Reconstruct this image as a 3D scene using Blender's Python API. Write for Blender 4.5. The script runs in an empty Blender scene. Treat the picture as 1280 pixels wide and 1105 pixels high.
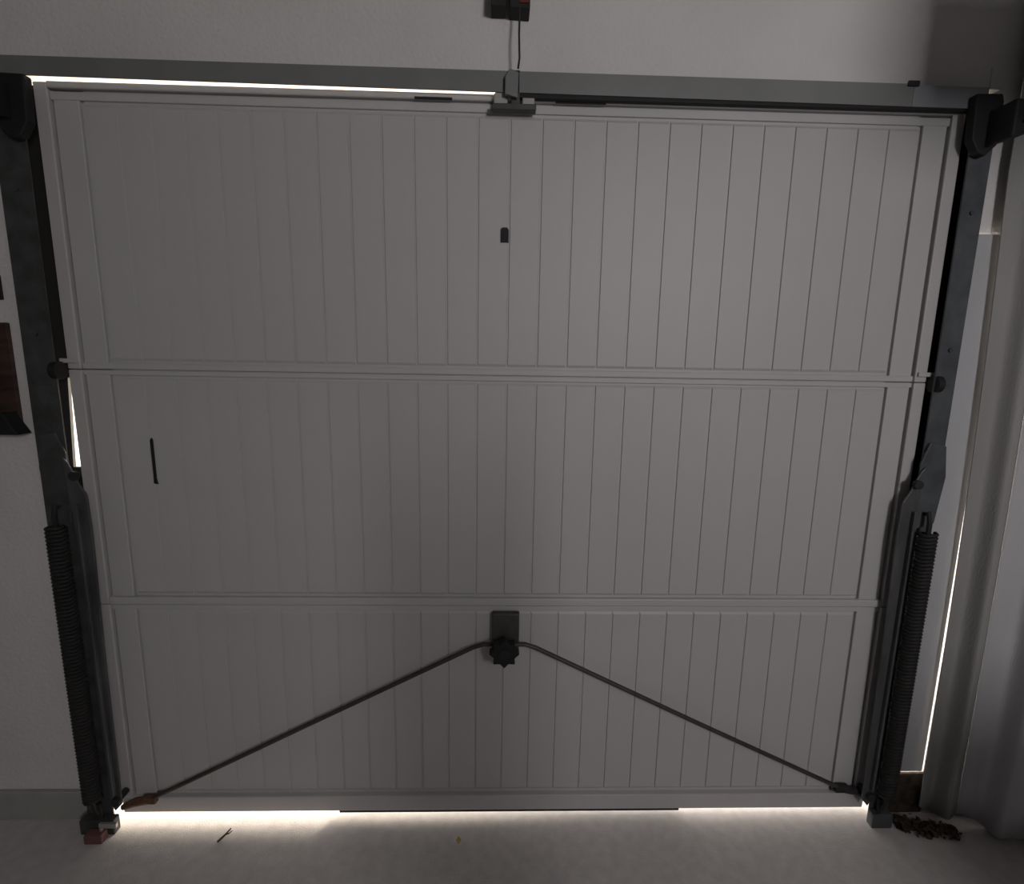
import bpy, bmesh, math, random
from mathutils import Matrix, Vector
random.seed(7)
PI = math.pi
scene = bpy.context.scene
C = scene.collection

# ------------------------------------------------------------------ camera
cam_d = bpy.data.cameras.new('camera'); cam = bpy.data.objects.new('camera', cam_d); C.objects.link(cam)
r = Vector((0.99954637, -0.02496114, 0.01685213))
u = Vector((-0.01240121, 0.16879882, 0.98557251))
f = Vector((0.02744563, 0.98533441, -0.16841270))
cam.matrix_world = Matrix(((r.x, u.x, -f.x, -0.02298), (r.y, u.y, -f.y, -1.47402), (r.z, u.z, -f.z, 1.49146), (0, 0, 0, 1)))
cam_d.sensor_fit = 'HORIZONTAL'; cam_d.sensor_width = 36.0; cam_d.lens = 36.0 * 650 / 1280
cam_d.clip_start = 0.02
scene.camera = cam

# ------------------------------------------------------------------ world, sun, window daylight, exposure
world = bpy.data.worlds.new('world'); scene.world = world; world.use_nodes = True
bg = world.node_tree.nodes['Background']; bg.inputs[0].default_value = (1.0, 0.93, 0.86, 1); bg.inputs[1].default_value = 7.2

sun_d = bpy.data.lights.new('sun', 'SUN'); sun_d.energy = 13.0; sun_d.angle = math.radians(16.0); sun_d.color = (1.0, 0.86, 0.70)
sun = bpy.data.objects.new('sun', sun_d); C.objects.link(sun)
SUN_AZ, SUN_EL = math.radians(33), math.radians(19)
tosun = Vector((math.sin(SUN_AZ) * math.cos(SUN_EL), math.cos(SUN_AZ) * math.cos(SUN_EL), math.sin(SUN_EL)))
sun.rotation_euler = tosun.to_track_quat('Z', 'Y').to_euler()

win_d = bpy.data.lights.new('window_daylight', 'AREA'); win_d.shape = 'RECTANGLE'; win_d.size = 0.42; win_d.size_y = 0.5
win_d.energy = 28.5; win_d.color = (1.0, 0.965, 0.975)
win = bpy.data.objects.new('window_daylight', win_d); C.objects.link(win)
win.location = (1.18, -3.14, 2.10); win.rotation_euler = (math.radians(90), 0, 0)

scene.view_settings.view_transform = 'Standard'; scene.view_settings.look = 'None'
scene.view_settings.gamma = 1.0; scene.view_settings.use_curve_mapping = False
scene.view_settings.exposure = 0.0

# ------------------------------------------------------------------ materials
def mat(name, col, rough=0.6, metal=0.0, var=0.0, scale=8.0, bump=0.0, bscale=60.0, col2=None, spec=0.5, stretch=None):
    m = bpy.data.materials.new(name); m.use_nodes = True
    nt = m.node_tree; b = nt.nodes['Principled BSDF']
    b.inputs['Base Color'].default_value = (*col, 1); b.inputs['Roughness'].default_value = rough
    b.inputs['Metallic'].default_value = metal; b.inputs['Specular IOR Level'].default_value = spec
    tc = nt.nodes.new('ShaderNodeTexCoord'); vec = tc.outputs['Object']
    if stretch:
        mp = nt.nodes.new('ShaderNodeMapping'); mp.inputs['Scale'].default_value = stretch
        nt.links.new(vec, mp.inputs[0]); vec = mp.outputs[0]
    if var or col2:
        n = nt.nodes.new('ShaderNodeTexNoise'); n.inputs['Scale'].default_value = scale; n.inputs['Detail'].default_value = 6
        nt.links.new(vec, n.inputs['Vector'])
        rp = nt.nodes.new('ShaderNodeValToRGB')
        c2 = col2 or tuple(c * (1 - var) for c in col)
        rp.color_ramp.elements[0].position = 0.34; rp.color_ramp.elements[0].color = (*c2, 1)
        rp.color_ramp.elements[1].position = 0.66; rp.color_ramp.elements[1].color = (*col, 1)
        nt.links.new(n.outputs['Fac'], rp.inputs[0]); nt.links.new(rp.outputs[0], b.inputs['Base Color'])
    if bump:
        n2 = nt.nodes.new('ShaderNodeTexNoise'); n2.inputs['Scale'].default_value = bscale; n2.inputs['Detail'].default_value = 5
        nt.links.new(vec, n2.inputs['Vector'])
        bp = nt.nodes.new('ShaderNodeBump'); bp.inputs['Strength'].default_value = bump; bp.inputs['Distance'].default_value = 0.01
        nt.links.new(n2.outputs['Fac'], bp.inputs['Height']); nt.links.new(bp.outputs[0], b.inputs['Normal'])
    return m

M_wall = mat('wall_paint', (0.69, 0.67, 0.66), 0.9, var=0.08, scale=3, bump=0.25, bscale=90)
M_back = mat('rear_wall_render', (0.46, 0.455, 0.45), 0.95, var=0.2, scale=6, bump=0.3)
M_ceil = mat('ceiling_paint', (0.46, 0.45, 0.44), 0.9, var=0.06, scale=4)
M_floor = mat('floor_concrete', (0.54, 0.515, 0.50), 0.85, var=0.14, scale=30, bump=0.12, bscale=220)
M_base = mat('baseboard_paint', (0.36, 0.355, 0.33), 0.7, var=0.12, scale=12)
M_drive = mat('driveway_concrete', (0.58, 0.53, 0.46), 0.9, var=0.15, scale=10)
M_ext = mat('exterior_render', (0.62, 0.59, 0.54), 0.9, var=0.08, scale=5)
M_door = mat('door_white_steel', (0.50, 0.485, 0.485), 0.5, var=0.07, scale=2.2, bump=0.04, bscale=30)
M_rail = mat('door_rail_steel', (0.48, 0.465, 0.46), 0.5, var=0.06, scale=5)
M_post = mat('frame_dark_steel', (0.06, 0.062, 0.062), 0.6, metal=0.0, col2=(0.032, 0.032, 0.030), scale=22, bump=0.2, bscale=70)
M_postr = mat('frame_slate_steel', (0.080, 0.088, 0.096), 0.55, metal=0.0, col2=(0.045, 0.05, 0.054), scale=16, bump=0.15, bscale=70)
M_lint = mat('lintel_grey_steel', (0.20, 0.205, 0.20), 0.5, metal=0.0, var=0.15, scale=6)
M_lint2 = mat('lintel_blue_steel', (0.24, 0.25, 0.27), 0.5, metal=0.0, var=0.12, scale=6)
M_black = mat('black_rubber', (0.008, 0.008, 0.008), 0.7, var=0.2, scale=30)
M_iron = mat('black_iron', (0.020, 0.019, 0.018), 0.75, metal=0.0, var=0.4, scale=25)
M_arm = mat('arm_worn_steel', (0.13, 0.13, 0.135), 0.5, metal=0.4, var=0.5, scale=18, stretch=(1, 1, 0.25))
M_rod = mat('rod_brown_steel', (0.075, 0.06, 0.055), 0.55, metal=0.3, var=0.35, scale=30)
M_plate = mat('lock_plate_steel', (0.085, 0.08, 0.078), 0.5, metal=0.3, var=0.3, scale=30)
M_rust = mat('rusty_steel', (0.13, 0.06, 0.035), 0.8, var=0.45, scale=40)
M_bright = mat('zinc_steel', (0.55, 0.54, 0.52), 0.35, metal=0.6, var=0.15, scale=20)
M_brick = mat('red_brown_pad', (0.16, 0.075, 0.07), 0.9, var=0.3, scale=40)
M_wood = mat('dark_brown_wood', (0.070, 0.036, 0.026), 0.55, col2=(0.022, 0.012, 0.009), scale=10, stretch=(1, 1, 6), bump=0.1)
M_curt = mat('curtain_cloth', (0.52, 0.515, 0.53), 0.95, var=0.12, scale=7, bump=0.2, bscale=250, stretch=(1, 1, 0.3))  # paler cloth, paints the lit band of the curtain; also on the canopy
M_curt_shade = mat('shaded_curtain_cloth', (0.33, 0.325, 0.315), 0.95, var=0.12, scale=7, bump=0.2, bscale=250, stretch=(1, 1, 0.3))  # same curtain in a darker colour, paints its shaded band
M_panel = mat('filler_panel_steel', (0.46, 0.465, 0.48), 0.5, var=0.08, scale=4)
M_red = mat('red_plastic', (0.16, 0.02, 0.02), 0.5, var=0.2, scale=20)
M_card = mat('cardboard', (0.30, 0.20, 0.12), 0.9, var=0.15, scale=8)
M_tape = mat('packing_tape', (0.40, 0.30, 0.18), 0.3, var=0.1, scale=20)
M_twig = mat('twig_bark', (0.09, 0.065, 0.045), 0.9, var=0.3, scale=60)
M_leaf = mat('yellow_leaf', (0.50, 0.36, 0.07), 0.7, var=0.3, scale=60)
M_litter = mat('dead_leaves', (0.075, 0.052, 0.036), 0.9, col2=(0.025, 0.018, 0.013), scale=50)
M_cord = mat('cord_dark', (0.035, 0.03, 0.03), 0.8, var=0.3, scale=60)
M_frame = mat('window_white', (0.7, 0.7, 0.7), 0.5, var=0.05, scale=10)
M_lid = mat('box_plastic', (0.20, 0.21, 0.23), 0.6, var=0.15, scale=8)

# ------------------------------------------------------------------ helpers
def box(bm, x0, x1, y0, y1, z0, z1):
    v = [bm.verts.new(p) for p in ((x0,y0,z0),(x1,y0,z0),(x1,y1,z0),(x0,y1,z0),(x0,y0,z1),(x1,y0,z1),(x1,y1,z1),(x0,y1,z1))]
    for q in ((3,2,1,0),(4,5,6,7),(0,1,5,4),(1,2,6,5),(2,3,7,6),(3,0,4,7)):
        bm.faces.new([v[i] for i in q])
def prism(bm, pts, y0, y1):
    """polygon in the x-z plane, thickness along y"""
    a = [bm.verts.new((x, y0, z)) for x, z in pts]; b = [bm.verts.new((x, y1, z)) for x, z in pts]
    n = len(pts); bm.faces.new(a); bm.faces.new(b[::-1])
    for i in range(n): bm.faces.new((a[i], b[i], b[(i+1) % n], a[(i+1) % n]))
def tube(bm, pts, rad, seg=8):
    pts = [Vector(p) for p in pts]; rings = []
    for i, p in enumerate(pts):
        t = (pts[min(i+1, len(pts)-1)] - pts[max(i-1, 0)]).normalized()
        ref = Vector((0, 1, 0)) if abs(t.y) < 0.8 else Vector((0, 0, 1))
        a = t.cross(ref).normalized(); b = t.cross(a)
        rr = rad[i] if isinstance(rad, (list, tuple)) else rad
        rings.append([bm.verts.new(p + rr * (math.cos(2*PI*k/seg) * a + math.sin(2*PI*k/seg) * b)) for k in range(seg)])
    for i in range(len(rings) - 1):
        for k in range(seg):
            bm.faces.new((rings[i][k], rings[i][(k+1) % seg], rings[i+1][(k+1) % seg], rings[i+1][k]))
    bm.faces.new(rings[0][::-1]); bm.faces.new(rings[-1])
def disc(bm, c, rad, axis, h, seg=20):
    c = Vector(c); d = Vector((1,0,0)) if axis == 'x' else Vector((0,1,0)) if axis == 'y' else Vector((0,0,1))
    tube(bm, [c - d*h/2, c + d*h/2], rad, seg)
def obj(name, bm, m, parent=None, bevel=0.0, smooth=False):
    bmesh.ops.recalc_face_normals(bm, faces=bm.faces[:])
    me = bpy.data.meshes.new(name); bm.to_mesh(me); bm.free(); me.materials.append(m)
    if smooth:
        for p in me.polygons: p.use_smooth = True
    o = bpy.data.objects.new(name, me); C.objects.link(o)
    if parent: o.parent = parent
    if bevel:
        b = o.modifiers.new('bevel', 'BEVEL'); b.width = bevel; b.segments = 2; b.limit_method = 'ANGLE'
    return o
def boxo(name, dims, m, parent=None, bevel=0.0):
    bm = bmesh.new(); box(bm, *dims); return obj(name, bm, m, parent, bevel)
def tubeo(name, pts, rad, m, parent=None, seg=8):
    bm = bmesh.new(); tube(bm, pts, rad, seg); return obj(name, bm, m, parent, smooth=False)
def prismo(name, pts, y0, y1, m, parent=None, bevel=0.0):
    bm = bmesh.new(); prism(bm, pts, y0, y1); return obj(name, bm, m, parent, bevel)
def tag(o, label, cat, group=None):
    o['label'] = label; o['category'] = cat
    if group: o['group'] = group
    return o
def thing(name, label, cat, loc=(0, 0, 0), group=None):
    o = bpy.data.objects.new(name, None); C.objects.link(o); o.location = loc
    o.empty_display_size = 0.05
    bpy.context.view_layer.update()
    o['kind'] = 'thing'
    return tag(o, label, cat, group)
def struct(o):
    o['kind'] = 'structure'; return o
def share(src, name, loc, parent):
    o = bpy.data.objects.new(name, src.data); C.objects.link(o); o.parent = parent; o.location = loc
    return o

# ------------------------------------------------------------------ the room
XL, XR, YB, ZC, TW = -2.10, 1.86, -3.2, 2.48, 0.24
struct(boxo('floor', (XL, XR, YB, TW, -0.12, 0.0), M_floor))
struct(boxo('ceiling', (XL, XR, YB, TW, ZC, ZC + 0.12), M_ceil))
struct(boxo('wall_left', (XL - 0.2, XL, YB, TW, -0.12, ZC), M_back))
struct(boxo('wall_right', (XR, XR + 0.2, YB, TW, -0.12, ZC), M_back))
bm = bmesh.new()                                    # the door wall: two piers and a header, one plastered body
box(bm, XL, -1.286, 0.008, TW, 0.0, ZC); box(bm, 1.402, XR, 0.008, TW, 0.0, ZC); box(bm, -1.286, 1.402, 0.008, TW, 2.186, ZC)
struct(obj('wall_front', bm, M_wall))
WX0, WX1, WZ0, WZ1 = 0.93, 1.43, 1.81, 2.39
bm = bmesh.new()
box(bm, XL, WX0, YB - 0.2, YB, -0.12, ZC); box(bm, WX1, XR, YB - 0.2, YB, -0.12, ZC)
box(bm, WX0, WX1, YB - 0.2, YB, -0.12, WZ0); box(bm, WX0, WX1, YB - 0.2, YB, WZ1, ZC)
struct(obj('wall_back', bm, M_back))
bm = bmesh.new()
for a in ((WX0, WX0 + 0.03, WZ0, WZ1), (WX1 - 0.03, WX1, WZ0, WZ1), (WX0 + 0.03, WX1 - 0.03, WZ0, WZ0 + 0.03), (WX0 + 0.03, WX1 - 0.03, WZ1 - 0.03, WZ1)):
    box(bm, a[0], a[1], YB - 0.10, YB - 0.04, a[2], a[3])
wn = struct(obj('window_1', bm, M_frame))
boxo('pane', (WX0 + 0.03, WX1 - 0.03, YB - 0.075, YB - 0.07, WZ0 + 0.03, WZ1 - 0.03), M_frame, wn)
struct(boxo('baseboard_left', (XL, -1.2925, -0.006, 0.008, 0.0, 0.10), M_base, bevel=0.003))
struct(boxo('baseboard_right', (1.41, XR, -0.006, 0.008, 0.0, 0.10), M_base, bevel=0.003))
struct(boxo('outside_shade_wall', (1.55, 1.85, TW, 2.7, -0.002, 3.6), M_ext))  # unseen wall added to keep the sun off the right of the gap
struct(boxo('driveway', (-8, 8, TW, 14, -0.12, -0.002), M_drive))

# ------------------------------------------------------------------ the up-and-over door
door = thing('garage_door', 'white ribbed steel up-and-over garage door filling the opening', 'garage door', (0, 0, 0))
ZT = 2.144
NR = 26; GX = 1.088; PITCH = 2 * GX / NR
def rib_mesh(h):
    """one raised pressed rib: flat face, sloped flanks, longer sloped ends; origin at its lower centre"""
    w = PITCH / 2; g = 0.0014; s = 0.0018; e = 0.008
    bm = bmesh.new()
    a = [bm.verts.new(p) for p in ((-w+g, 0.0045, 0), (w-g, 0.0045, 0), (w-g, 0.0045, h), (-w+g, 0.0045, h))]
    b = [bm.verts.new(p) for p in ((-w+g+s, 0, e), (w-g-s, 0, e), (w-g-s, 0, h-e), (-w+g+s, 0, h-e))]
    bm.faces.new(b)
    for i in range(4): bm.faces.new((a[i], a[(i+1) % 4], b[(i+1) % 4], b[i]))
    bm.faces.new(a[::-1])
    return bm
sections = [('upper_section', 1.428, ZT, 1.452, 2.098), ('middle_section', 0.738, 1.428, 0.768, 1.408), ('lower_section', 0.032, 0.738, 0.094, 0.716)]
for name, z0, z1, rz0, rz1 in sections:
    bm = bmesh.new(); box(bm, -1.087, 1.087, 0.004, 0.030, z0, z1); box(bm, -1.20, -1.0871, 0.010, 0.030, z0, z1); box(bm, 1.0871, 1.20, 0.010, 0.030, z0, z1)
    s = obj(name, bm, M_door, door)
    first = None
    for i in range(NR):
        x = -GX + (i + 0.5) * PITCH
        if first is None:
            first = obj('rib', rib_mesh(rz1 - rz0), M_door, s); first.location = (x, 0, rz0)
        else:
            share(first, 'rib', (x, 0, rz0), s)
    for sx in (-1, 1):                                # folded side stiles with a step between them
        a, b_ = sorted((sx * 1.096, sx * 1.160)); boxo('inner_stile', (a, b_, -0.001, 0.010, rz0 - 0.012, rz1 + 0.012), M_door, s, 0.002)
        a, b_ = sorted((sx * 1.166, sx * 1.200)); boxo('outer_stile', (a, b_, -0.009, 0.010, z0 + 0.001, z1 - 0.001), M_rail, s, 0.003)
# rails
boxo('top_rail', (-1.165, 1.165, -0.012, 0.008, 2.128, ZT), M_rail, door, 0.003)
boxo('top_rail_step', (-1.165, 1.165, -0.003, 0.008, 2.104, 2.124), M_door, door, 0.002)
boxo('middle_rail', (-1.165, 1.165, -0.003, 0.008, 1.4292, 1.446), M_door, door, 0.002)
boxo('middle_rail_lip', (-1.165, 1.165, -0.002, 0.008, 1.413, 1.4265), M_door, door, 0.0015)
boxo('lower_rail', (-1.165, 1.165, -0.010, 0.008, 0.7385, 0.762), M_door, door, 0.003)
boxo('lower_rail_lip', (-1.165, 1.165, -0.002, 0.008, 0.720, 0.7345), M_door, door, 0.0015)
boxo('bottom_rail', (-1.195, 1.195, -0.014, 0.008, 0.032, 0.086), M_rail, door, 0.003)
o = boxo('bottom_seal', (-0.519, 0.587, -0.008, 0.026, 0.019, 0.0315), M_black, door, 0.002); o['label'] = 'black rubber strip along the middle of the bottom edge'
for x0, x1 in ((-0.246, -0.150), (0.115, 0.245)):
    o = boxo('drain_slot', (x0, x1, -0.0135, -0.011, 2.1265, 2.1325), M_black, door); o['label'] = 'dark slot in the top rail'
# lock hole and pull slot
bm = bmesh.new(); prism(bm, [(-0.0105,-0.019),(0.0105,-0.019),(0.0105,0.013),(0.0065,0.019),(-0.0065,0.019),(-0.0105,0.015)], -0.004, 0.004)
o = obj('lock_hole', bm, M_black, door); o.location = (-0.011, 0, 1.804); o['label'] = 'small black square lock opening'
bm = bmesh.new(); prism(bm, [(-0.004,-0.064),(0.006,-0.067),(0.003,-0.05),(0.003,0.06),(0,0.067),(-0.0035,0.06),(-0.003,-0.04)], -0.005, 0.004)
o = obj('pull_slot', bm, M_black, door); o.location = (-0.999, 0, 1.172); o['label'] = 'thin black vertical slit'
# lock: plate, star knob and two locking rods
lk = boxo('lock_plate', (-0.033, 0.049, -0.022, -0.0005, 0.590, 0.719), M_plate, door, 0.003); lk['label'] = 'dark grey steel lock plate'
bm = bmesh.new(); disc(bm, (0.006, -0.040, 0.610), 0.014, 'y', 0.04); obj('knob_shaft', bm, M_iron, lk)
st = [((0.046 if k % 2 == 0 else 0.034) * math.sin(2*PI*k/16), (0.046 if k % 2 == 0 else 0.034) * math.cos(2*PI*k/16)) for k in range(16)]
bm = bmesh.new(); prism(bm, [(0.004 + x*0.98, 0.622 + z*0.98) for x, z in st], -0.082, -0.050)
o = obj('star_knob', bm, M_black, lk, 0.003); o['label'] = 'black eight-pointed star grip knob'
bm = bmesh.new(); disc(bm, (0.004, -0.083, 0.622), 0.016, 'y', 0.006); obj('knob_cap', bm, M_iron, lk)
for sx, zend, xend in ((-1, 0.086, -1.105), (1, 0.112, 1.110)):
    o = tubeo('lock_rod', [(sx*0.030, -0.026, 0.622), (0.005 + sx*0.062, -0.026, 0.623), (0.005 + sx*0.095, -0.026, 0.612), (sx*0.6, -0.024, 0.612 - (0.612 - zend) * 0.5), (xend, -0.022, zend)], 0.0068, M_rod, door)
    o['label'] = 'thin brown steel locking rod'
    boxo('rod_guide', (xend - 0.022, xend + 0.022, -0.030, -0.010, zend - 0.012, zend + 0.012), M_rust if sx < 0 else M_iron, o, 0.004)
    tubeo('rod_end', [(xend, -0.022, zend), (xend + sx*0.045, -0.022, zend - 0.012 + 0.004), (xend + sx*0.085, -0.022, zend - 0.026)], [0.012, 0.013, 0.009], M_rust if sx < 0 else M_iron, o)
# draw bracket at the top edge
br = boxo('draw_bracket', (-0.048, 0.064, -0.040, -0.012, 2.098, 2.112), M_plate, door, 0.002)
boxo('upright', (0.000, 0.022, -0.036, -0.018, 2.112, 2.190), M_plate, br, 0.002)
for x0, x1 in ((-0.044, -0.008), (0.028, 0.060)):
    bm = bmesh.new(); prism(bm, [(x0, 2.112), (x1, 2.112), (x1, 2.136), (x1 - 0.008, 2.146), (x0 + 0.008, 2.146), (x0, 2.136)], -0.030, -0.013)
    obj('clamp_cheek', bm, M_bright, br, 0.003)
bm = bmesh.new(); prism(bm, [(-0.016, 2.128), (0.016, 2.120), (0.018, 2.178), (-0.004, 2.186), (-0.016, 2.168)], -0.052, -0.040)
obj('link_lug', bm, M_lint, br, 0.002)
# guide rollers on the door edge
for sx in (-1, 1):
    bk = boxo('roller_bracket', (min(sx*1.170, sx*1.215), max(sx*1.170, sx*1.215), -0.016, -0.009, 1.445, 1.457), M_rail, door, 0.001)
    bm = bmesh.new(); disc(bm, (sx*1.214, -0.026, 1.425), 0.024, 'x', 0.018); obj('roller', bm, M_black, bk)

# ------------------------------------------------------------------ the steel frame
fr = thing('door_frame', 'dark steel door frame with two posts, grey lintel and ceiling tracks', 'door frame', (0, 0, 0))
for sx, xi, xo, m in ((-1, -1.213, -1.291, M_post), (1, 1.203, 1.263, M_postr)):
    a, b_ = sorted((xi, xo))
    bm = bmesh.new()
    box(bm, a, b_, -0.034, -0.029, 0.0, 2.1335)                                   # front flange
    wa, wb = sorted((xo, xo - sx*0.005)); box(bm, wa, wb, -0.029, 0.008, 0.0, 2.1335)   # web
    p = obj('post', bm, m, fr)
    for z in (0.35, 0.95, 1.52, 1.88):
        bm = bmesh.new(); disc(bm, ((a + b_)/2, -0.036, z), 0.006, 'y', 0.005, 8); obj('bolt', bm, M_plate, p)
    boxo('foot_plate', (a - 0.006, b_ + 0.02*(sx < 0) - 0.0, -0.062, -0.0345, 0.0, 0.05), m, p, 0.003)
    # rubber seal between post and leaf
    s0, s1 = sorted((sx*1.203, sx*1.262)); zones = ((0.05, 1.150), (1.405, 2.14)) if sx < 0 else ((0.05, 2.14),)
    for z0, z1 in zones:
        o = boxo('rubber_seal', (s0, s1, 0.008, 0.018, z0, z1), M_black, fr); o['label'] = 'black rubber seal'
prismo('lintel', [(-1.29, 2.1445), (1.030, 2.134), (1.030, 2.187), (-1.29, 2.187)], -0.036, -0.032, M_lint, fr)
o = boxo('lintel_end', (1.031, 1.228, -0.036, -0.032, 2.134, 2.184), M_lint2, fr); o['label'] = 'bluish end piece of the lintel'
bm = bmesh.new(); prism(bm, [(-1.2175, 1.405), (-1.262, 1.405), (-1.262, 1.150), (-1.2325, 1.150)], 0.008, 0.018)
o = obj('rubber_seal', bm, M_black, fr); o['label'] = 'loose bent length of black rubber seal'
boxo('lintel_flange', (-1.29, 1.262, -0.032, 0.006, 2.182, 2.1835), M_lint, fr)
boxo('splice_clip', (1.012, 1.040, -0.042, -0.0365, 2.180, 2.192), M_iron, fr)
o = boxo('top_seal', (0.0, 1.20, -0.031, -0.016, 2.129, 2.150), M_black, fr); o['label'] = 'black rubber seal under the lintel'
for sx in (-1, 1):
    dz = 0.0 if sx > 0 else -0.022
    pts = [(sx*x, z + dz) for x, z in ((1.176, 2.158), (1.244, 2.160), (1.250, 2.142), (1.250, 2.040), (1.222, 2.012), (1.200, 2.020), (1.180, 2.052))]
    cb = prismo('corner_bracket', pts if sx < 0 else pts[::-1], -0.062, -0.0365, M_black, fr, 0.004)
    a, b_ = sorted((sx*1.236, sx*1.286))
    bm = bmesh.new()
    box(bm, a, b_, -2.60, -0.060, 2.062, 2.067); box(bm, a, b_, -2.60, -0.060, 2.105, 2.110)
    wa, wb = sorted((sx*1.281, sx*1.286)); box(bm, wa, wb, -2.60, -0.060, 2.067, 2.105)
    tr = obj('ceiling_track', bm, M_black, fr)
    bm = bmesh.new(); prism(bm, [(sx*1.215, 2.030), (sx*1.290, 2.055), (sx*1.290, 2.112), (sx*1.215, 2.118)], -0.135, -0.058)
    obj('track_shoe', bm, M_black, tr, 0.006)
    for y in (-1.2, -2.5):
        boxo('track_hanger', (a + 0.02, a + 0.025, y, y + 0.03, 2.110, ZC), M_iron, tr)

# ------------------------------------------------------------------ lever arms and springs at the posts
for sx, side in ((-1, 'left'), (1, 'right')):
    pts = [(1.190, 1.175), (1.202, 1.19), (1.190, 0.95), (1.192, 0.10), (1.180, 0.075), (1.158, 0.10), (1.155, 0.55), (1.146, 0.98), (1.149, 1.085), (1.166, 1.115)]
    pts = [(x + (0.010 if sx < 0 else 0), z) for x, z in pts]
    pts = [(sx*x, z) for x, z in pts]
    la = thing('lever_arm', 'worn grey flat steel lever arm over the %s edge of the door' % side, 'lever arm', (0, 0, 0), 'lever arms beside the door')
    prismo('arm_bar', pts, -0.052, -0.046, M_arm, la, 0.002)
    a, b_ = sorted((sx*1.178, sx*1.185)); boxo('stiffening_fold', (a, b_, -0.066, -0.0525, 0.14, 1.06), M_arm, la, 0.002)
    for z in (0.115, 1.14):
        bm = bmesh.new(); disc(bm, (sx*1.180, -0.058, z), 0.013, 'y', 0.012, 12); obj('pivot_bolt', bm, M_iron, la)
    bm = bmesh.new(); disc(bm, (sx*1.178, -0.030, 0.115), 0.010, 'y', 0.030, 12); obj('pivot_pin', bm, M_iron, la)
    # spring
    sp = thing('tension_spring', 'black coiled counterweight spring in front of the %s post' % side, 'spring', (0, 0, 0), 'springs beside the door')
    xs = -1.238 if sx < 0 else 1.221
    bm = bmesh.new(); n = 79; z0, z1 = 0.13, 1.00; pts = []
    for k in range(n * 10 + 1):
        a = 2*PI*k/10; pts.append((xs + 0.0205*math.cos(a), -0.070 + 0.0205*math.sin(a), z0 + (z1 - z0)*k/(n*10)))
    tube(bm, pts, 0.0055, 6); obj('coil', bm, M_iron, sp, smooth=True)
    tubeo('hook', [(xs, -0.070, 0.985), (xs, -0.070, 1.03), (xs, -0.062, 1.06), (xs, -0.05, 1.05)], 0.006, M_iron, sp)
    tubeo('hook', [(xs, -0.070, 0.145), (xs, -0.070, 0.10), (xs, -0.062, 0.075), (xs, -0.05, 0.085)], 0.006, M_iron, sp)
    ps = [(xs - 0.036, 1.02), (xs + 0.024, 1.0), (xs + 0.030, 1.20), (xs + 0.010, 1.26), (xs - 0.034, 1.25), (xs - 0.046, 1.16)] if sx < 0 else [(xs - 0.024, 1.0), (xs + 0.036, 1.02), (xs + 0.050, 1.16), (xs + 0.038, 1.25), (xs - 0.010, 1.26), (xs - 0.030, 1.20)]
    prismo('anchor_plate', ps, -0.045, -0.038, M_postr if sx > 0 else M_post, sp, 0.003)
    tubeo('tension_rod', [(xs, -0.050, 0.03), (xs, -0.050, 0.10)], 0.007, M_iron, sp)

# ------------------------------------------------------------------ filler panel and threshold block at the right
bm = bmesh.new(); prism(bm, [(1.2635, 0.158), (1.386, 0.158), (1.379, 1.43), (1.362, 1.835), (1.2635, 1.835)], -0.004, -0.002)
tag(obj('filler_panel', bm, M_panel), 'narrow pale grey steel panel between right post and curtain', 'panel')
bm = bmesh.new(); prism(bm, [(1.2635, 1.836), (1.43, 1.836), (1.43, 2.25), (1.2635, 2.25)], 0.004, 0.0078)
tag(obj('cover_panel', bm, M_wall), 'short upper grey panel beside the corner bracket and ceiling track', 'panel')
tag(boxo('threshold_block', (1.264, 1.408, -0.005, 0.0075, 0.0, 0.150), M_litter, bevel=0.006), 'dark brown block on the floor beside the right post foot', 'block')

# ------------------------------------------------------------------ opener rail over the door
op = thing('opener_rail', 'dark opener rail and wall bracket above the middle of the lintel', 'opener rail', (0, 0, 0))
bm = bmesh.new(); box(bm, -0.022, 0.030, -3.2, -0.040, 2.372, 2.376); box(bm, -0.022, -0.018, -3.2, -0.040, 2.376, 2.41); box(bm, 0.026, 0.030, -3.2, -0.040, 2.376, 2.41)
obj('rail', bm, M_lint, op)
bm = bmesh.new(); prism(bm, [(-0.053, 2.326), (-0.017, 2.326), (-0.017, 2.42), (-0.049, 2.42)], -0.046, 0.0075); obj('bracket_cheek', bm, M_iron, op, 0.002)
bm = bmesh.new(); prism(bm, [(-0.007, 2.324), (0.043, 2.322), (0.043, 2.42), (-0.007, 2.42)], -0.046, 0.0075); obj('bracket_cheek', bm, M_iron, op, 0.002)
o = boxo('clip', (0.017, 0.041, -0.049, -0.0465, 2.332, 2.350), M_red, op); o['label'] = 'small dark red clip'
boxo('rail_hanger', (0.0, 0.01, -2.5, -2.46, 2.41, ZC), M_iron, op)
tag(tubeo('release_cord', [(0.018, -0.044, 2.3235), (0.017, -0.050, 2.26), (0.019, -0.050, 2.21), (0.016, -0.050, 2.186)], 0.0026, M_cord, seg=6), 'thin dark cord hanging from the opener bracket to the door', 'cord')

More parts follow.
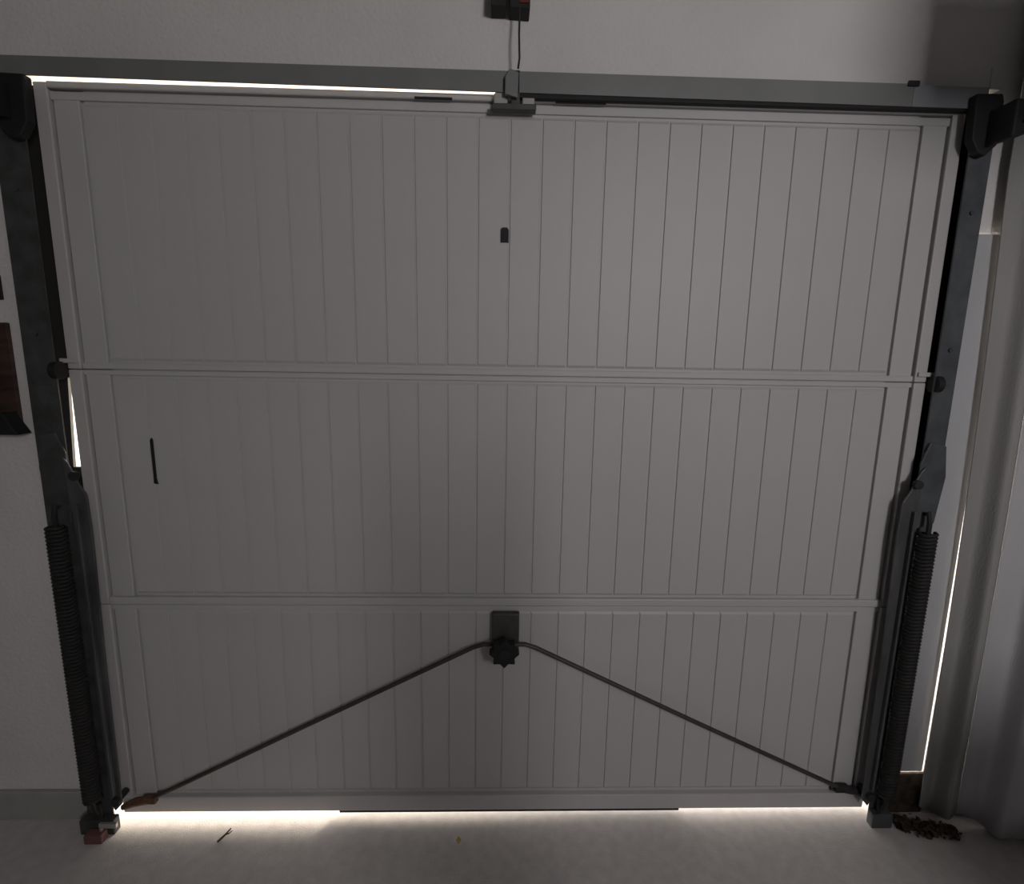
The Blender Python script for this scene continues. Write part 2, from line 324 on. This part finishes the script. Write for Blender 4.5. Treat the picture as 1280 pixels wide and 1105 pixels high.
# ------------------------------------------------------------------ curtain at the right
def smooth_path(pts, n):
    out = []; L = len(pts) - 1
    for i in range(n + 1):
        t = i / n * L; k = min(int(t), L - 1); q = t - k
        P = [Vector(pts[max(0, min(L, k + j)) ]) for j in (-1, 0, 1, 2)]
        out.append(0.5 * ((2*P[1]) + (-P[0] + P[2])*q + (2*P[0] - 5*P[1] + 4*P[2] - P[3])*q*q + (-P[0] + 3*P[1] - 3*P[2] + P[3])*q**3))
    return out
path = [(1.372, -0.030, 0), (1.44, -0.040, 0), (1.53, -0.090, 0), (1.62, -0.165, 0), (1.70, -0.28, 0), (1.75, -0.45, 0), (1.77, -0.75, 0), (1.77, -1.25, 0)]
NU, NV, CH = 160, 26, 2.45
sm = smooth_path(path, NU)
dist = 0.0; ds = [0.0]
for i in range(1, len(sm)): dist += (sm[i] - sm[i-1]).length; ds.append(dist)
def curtain_point(i, v):
    p = sm[i]; t = (sm[min(i+1, NU)] - sm[max(i-1, 0)]).normalized(); nrm = Vector((t.y, -t.x, 0))
    s = ds[i]; ph = 2*PI*s/0.125 + 0.6*math.sin(3*s*7)
    amp = 0.027 * min(1, s/0.05) * (1.0 - 0.55*v)
    off = -amp * (math.sin(ph) + 0.25*math.sin(2.3*ph + 1))
    z = 0.022 + 0.030*(0.5 + 0.5*math.sin(ph + 2.2)) * (1 - v) + v * (CH - 0.022)
    lean = -0.048 * min(1.06, (v*1.21*CH/2.30)**2.2) * max(0, 1 - s/0.25)
    q = p + nrm * off
    return Vector((q.x + lean, q.y, z))
def curtain(label, i0, i1, m, hooks):
    base = Vector((sm[i0].x, sm[i0].y, 0))
    cu = thing('curtain', label, 'curtain', base, 'cloth curtains in the right corner')
    bm = bmesh.new()
    grid = [[bm.verts.new(curtain_point(i, j / NV) - base) for i in range(i0, i1 + 1)] for j in range(NV + 1)]
    for j in range(NV):
        for i in range(i1 - i0): bm.faces.new((grid[j][i], grid[j][i+1], grid[j+1][i+1], grid[j+1][i]))
    o = obj('cloth', bm, m, cu, smooth=True)
    sol = o.modifiers.new('thickness', 'SOLIDIFY'); sol.thickness = 0.003
    tubeo('curtain_wire', [curtain_point(i, 1.0) - base + Vector((0, 0, 0.006)) for i in range(i0, i1 + 1, 3)], 0.004, M_iron, cu)
    for i in hooks:
        c = curtain_point(i, 1.0) - base; boxo('wire_hook', (c.x - 0.004, c.x + 0.004, c.y - 0.004, c.y + 0.004, c.z + 0.010, ZC), M_iron, cu)
SPLIT = 30  # shade is painted into the cloth before this column, light after it
curtain('cloth curtain with painted-in shade beside the narrow steel panel', 0, SPLIT, M_curt_shade, (0, 18))
curtain('cloth curtain with painted-in light and scalloped hem at the right picture edge', SPLIT + 1, NU, M_curt, (60, 110, 159))

# ------------------------------------------------------------------ left wall: brown wooden holder and a hook
sh = thing('wooden_wall_holder', 'dark brown wooden holder with sloping black foot on the left wall', 'wall holder', (-1.5, 0, 1.25))
def lb(name, x0, x1, y0, y1, z0, z1, m, b=0.003): return boxo(name, (x0 + 1.5, x1 + 1.5, y0, y1, z0 - 1.25, z1 - 1.25), m, sh, b)
lb('back_board', -1.64, -1.352, -0.004, 0.0075, 1.27, 1.55, M_wood)
lb('side_board', -1.372, -1.354, -0.085, -0.0045, 1.31, 1.50, M_wood)
lb('side_board', -1.64, -1.622, -0.085, -0.0045, 1.31, 1.50, M_wood)
lb('shelf_board', -1.62, -1.374, -0.085, -0.0045, 1.48, 1.50, M_wood)
lb('shelf_board', -1.62, -1.374, -0.085, -0.0045, 1.31, 1.328, M_wood)
lb('front_board', -1.62, -1.374, -0.085, -0.072, 1.330, 1.44, M_wood)
bm = bmesh.new(); prism(bm, [(0.105, 0.0), (0.178, 0.0), (0.150, 0.045), (0.128, 0.085), (0.105, 0.085)], -0.050, -0.0045)
o = obj('foot', bm, M_black, sh, 0.003); o['label'] = 'black sloping foot'
hk = thing('wall_hook', 'black coat hook on the left wall above the wooden holder', 'hook', (-1.37, 0.008, 1.64))
boxo('hook_plate', (-0.012, 0.012, -0.006, -0.0005, -0.03, 0.035), M_black, hk, 0.002)
tubeo('hook_arm', [(0, -0.005, 0.015), (0.0, -0.03, 0.0), (0, -0.05, -0.02), (0, -0.055, 0.01)], 0.006, M_black, hk)
tag(boxo('floor_pad', (-1.262, -1.208, -0.095, -0.066, 0.0, 0.030), M_brick, bevel=0.004), 'small red-brown pad on the floor at the left post foot', 'pad')
pc = thing('pipe_clip', 'small bright zinc clip at the lower left corner of the door', 'clip', (-1.195, -0.075, 0))
boxo('clip_band', (-0.030, 0.022, -0.004, 0.006, 0.040, 0.056), M_bright, pc, 0.002)
boxo('clip_leg', (-0.030, -0.022, -0.004, 0.006, 0.0, 0.040), M_bright, pc, 0.002)

# ------------------------------------------------------------------ litter on the floor
tw = thing('dry_twig', 'short dark twig lying on the floor near the bright gap', 'twig', (-0.852, -0.069, 0.0035))
tubeo('stem', [(-0.012, -0.022, 0), (0, 0, 0.002), (0.008, 0.020, 0.004)], [0.003, 0.003, 0.002], M_twig, tw, 6)
tubeo('side_shoot', [(0, 0, 0.002), (0.010, 0.004, 0.003), (0.016, 0.012, 0.004)], [0.002, 0.002, 0.001], M_twig, tw, 5)
bm = bmesh.new()
lv = [(0, -0.012), (0.006, -0.006), (0.007, 0.002), (0.003, 0.010), (0, 0.014), (-0.004, 0.009), (-0.007, 0.001), (-0.005, -0.007)]
a = [bm.verts.new((x, y, 0.001 + 25*x*x)) for x, y in lv]; c = bm.verts.new((0, 0, 0.0006))
for i in range(8): bm.faces.new((a[i], a[(i+1) % 8], c))
o = tag(obj('fallen_leaf', bm, M_leaf), 'tiny yellow leaf on the floor in front of the door', 'leaf'); o.location = (-0.129, -0.091, 0.0008)
sol = o.modifiers.new('thickness', 'SOLIDIFY'); sol.thickness = 0.0006
bm = bmesh.new()
for k in range(420):
    x = random.uniform(1.285, 1.46); y = min(-0.026, random.gauss(-0.050 - (x - 1.27)*0.18, 0.014)); z = random.uniform(0.001, 0.020); rr = random.uniform(0.005, 0.012); a0 = random.uniform(0, 6.28)
    tx, ty = random.uniform(-0.6, 0.6), random.uniform(-0.6, 0.6); vs = []
    for q in range(6):
        a = a0 + q*PI/3; e = rr * (1.0 if q % 3 == 0 else 0.55); dx, dy = e*math.cos(a), e*math.sin(a)
        vs.append(bm.verts.new((x + dx, y + dy, max(0.0008, z + tx*dx + ty*dy))))
    bm.faces.new(vs)
o = tag(obj('leaf_litter', bm, M_litter), 'dark dead leaf litter heaped beside the right post foot', 'leaves'); o['kind'] = 'stuff'

# ------------------------------------------------------------------ unseen blockers added behind and beside the camera to shade door, wall and curtain
pa = thing('shadow_parasol', 'unseen closed parasol added to cast a soft shadow on the door', 'parasol', (0.575, -1.72, 0))  # invented blocker, thin enough to leave only a soft door shadow
bm = bmesh.new(); tube(bm, [(0, 0, 0), (0, 0, 0.05), (0, 0, 0.055)], [0.21, 0.20, 0.05], 24); obj('parasol_base', bm, M_plate, pa)
tubeo('pole', [(0, 0, 0.055), (0, 0, 1.72)], 0.018, M_wood, pa, 12)
bm = bmesh.new(); rings = []
for k, (z, rr) in enumerate(((0.74, 0.050), (0.80, 0.062), (1.0, 0.058), (1.35, 0.050), (1.6, 0.036), (1.68, 0.020))):
    rings.append([bm.verts.new((rr*(1 + 0.22*math.cos(8*a)) * math.cos(a), rr*(1 + 0.22*math.cos(8*a)) * math.sin(a), z)) for a in [2*PI*q/32 for q in range(32)]])
for k in range(5):
    for q in range(32): bm.faces.new((rings[k][q], rings[k][(q+1) % 32], rings[k+1][(q+1) % 32], rings[k+1][q]))
obj('folded_canopy', bm, M_curt, pa)
bm = bmesh.new(); disc(bm, (0, 0, 1.0), 0.072, 'z', 0.02); obj('tie_band', bm, M_card, pa)
rk = thing('shadow_storage_box', 'unseen flat box added on the right track to shade the upper right wall', 'storage box', (1.42, -1.00, 2.112))  # invented blocker for the shadow on the wall at top right
boxo('box_body', (-0.355, 0.31, -0.28, 0.28, 0.0, 0.235), M_lid, rk, 0.02)
boxo('lid', (-0.365, 0.32, -0.29, 0.29, 0.236, 0.26), M_lid, rk, 0.01)
for sx in (-1, 1):
    boxo('strap', (0.05 + sx*0.16 - 0.02, 0.05 + sx*0.16 + 0.02, -0.295, -0.291, -0.004, ZC - 2.112), M_black, rk)
    boxo('strap', (0.05 + sx*0.16 - 0.02, 0.05 + sx*0.16 + 0.02, 0.291, 0.295, -0.004, ZC - 2.112), M_black, rk)
    boxo('strap', (0.05 + sx*0.16 - 0.02, 0.05 + sx*0.16 + 0.02, -0.291, 0.291, -0.004, -0.0005), M_black, rk)

tc = thing('shadow_cabinet', 'unseen drawer cabinet added by the right wall to shade the lower curtain', 'cabinet', (1.53, -1.65, 0))  # invented blocker, darkens the lower curtain and right post
boxo('cabinet_body', (-0.28, 0.28, -0.24, 0.24, 0.06, 1.15), M_lint, tc, 0.004)
boxo('cabinet_top', (-0.29, 0.29, -0.25, 0.25, 1.151, 1.175), M_iron, tc, 0.004)
boxo('plinth', (-0.26, 0.26, -0.22, 0.22, 0.0, 0.059), M_iron, tc)
for k in range(5):
    z = 0.08 + k*0.212
    d = boxo('drawer', (-0.298, -0.281, -0.22, 0.22, z, z + 0.20), M_lint2, tc, 0.003)
    boxo('handle', (-0.315, -0.2985, -0.12, 0.12, z + 0.135, z + 0.15), M_bright, d, 0.003)
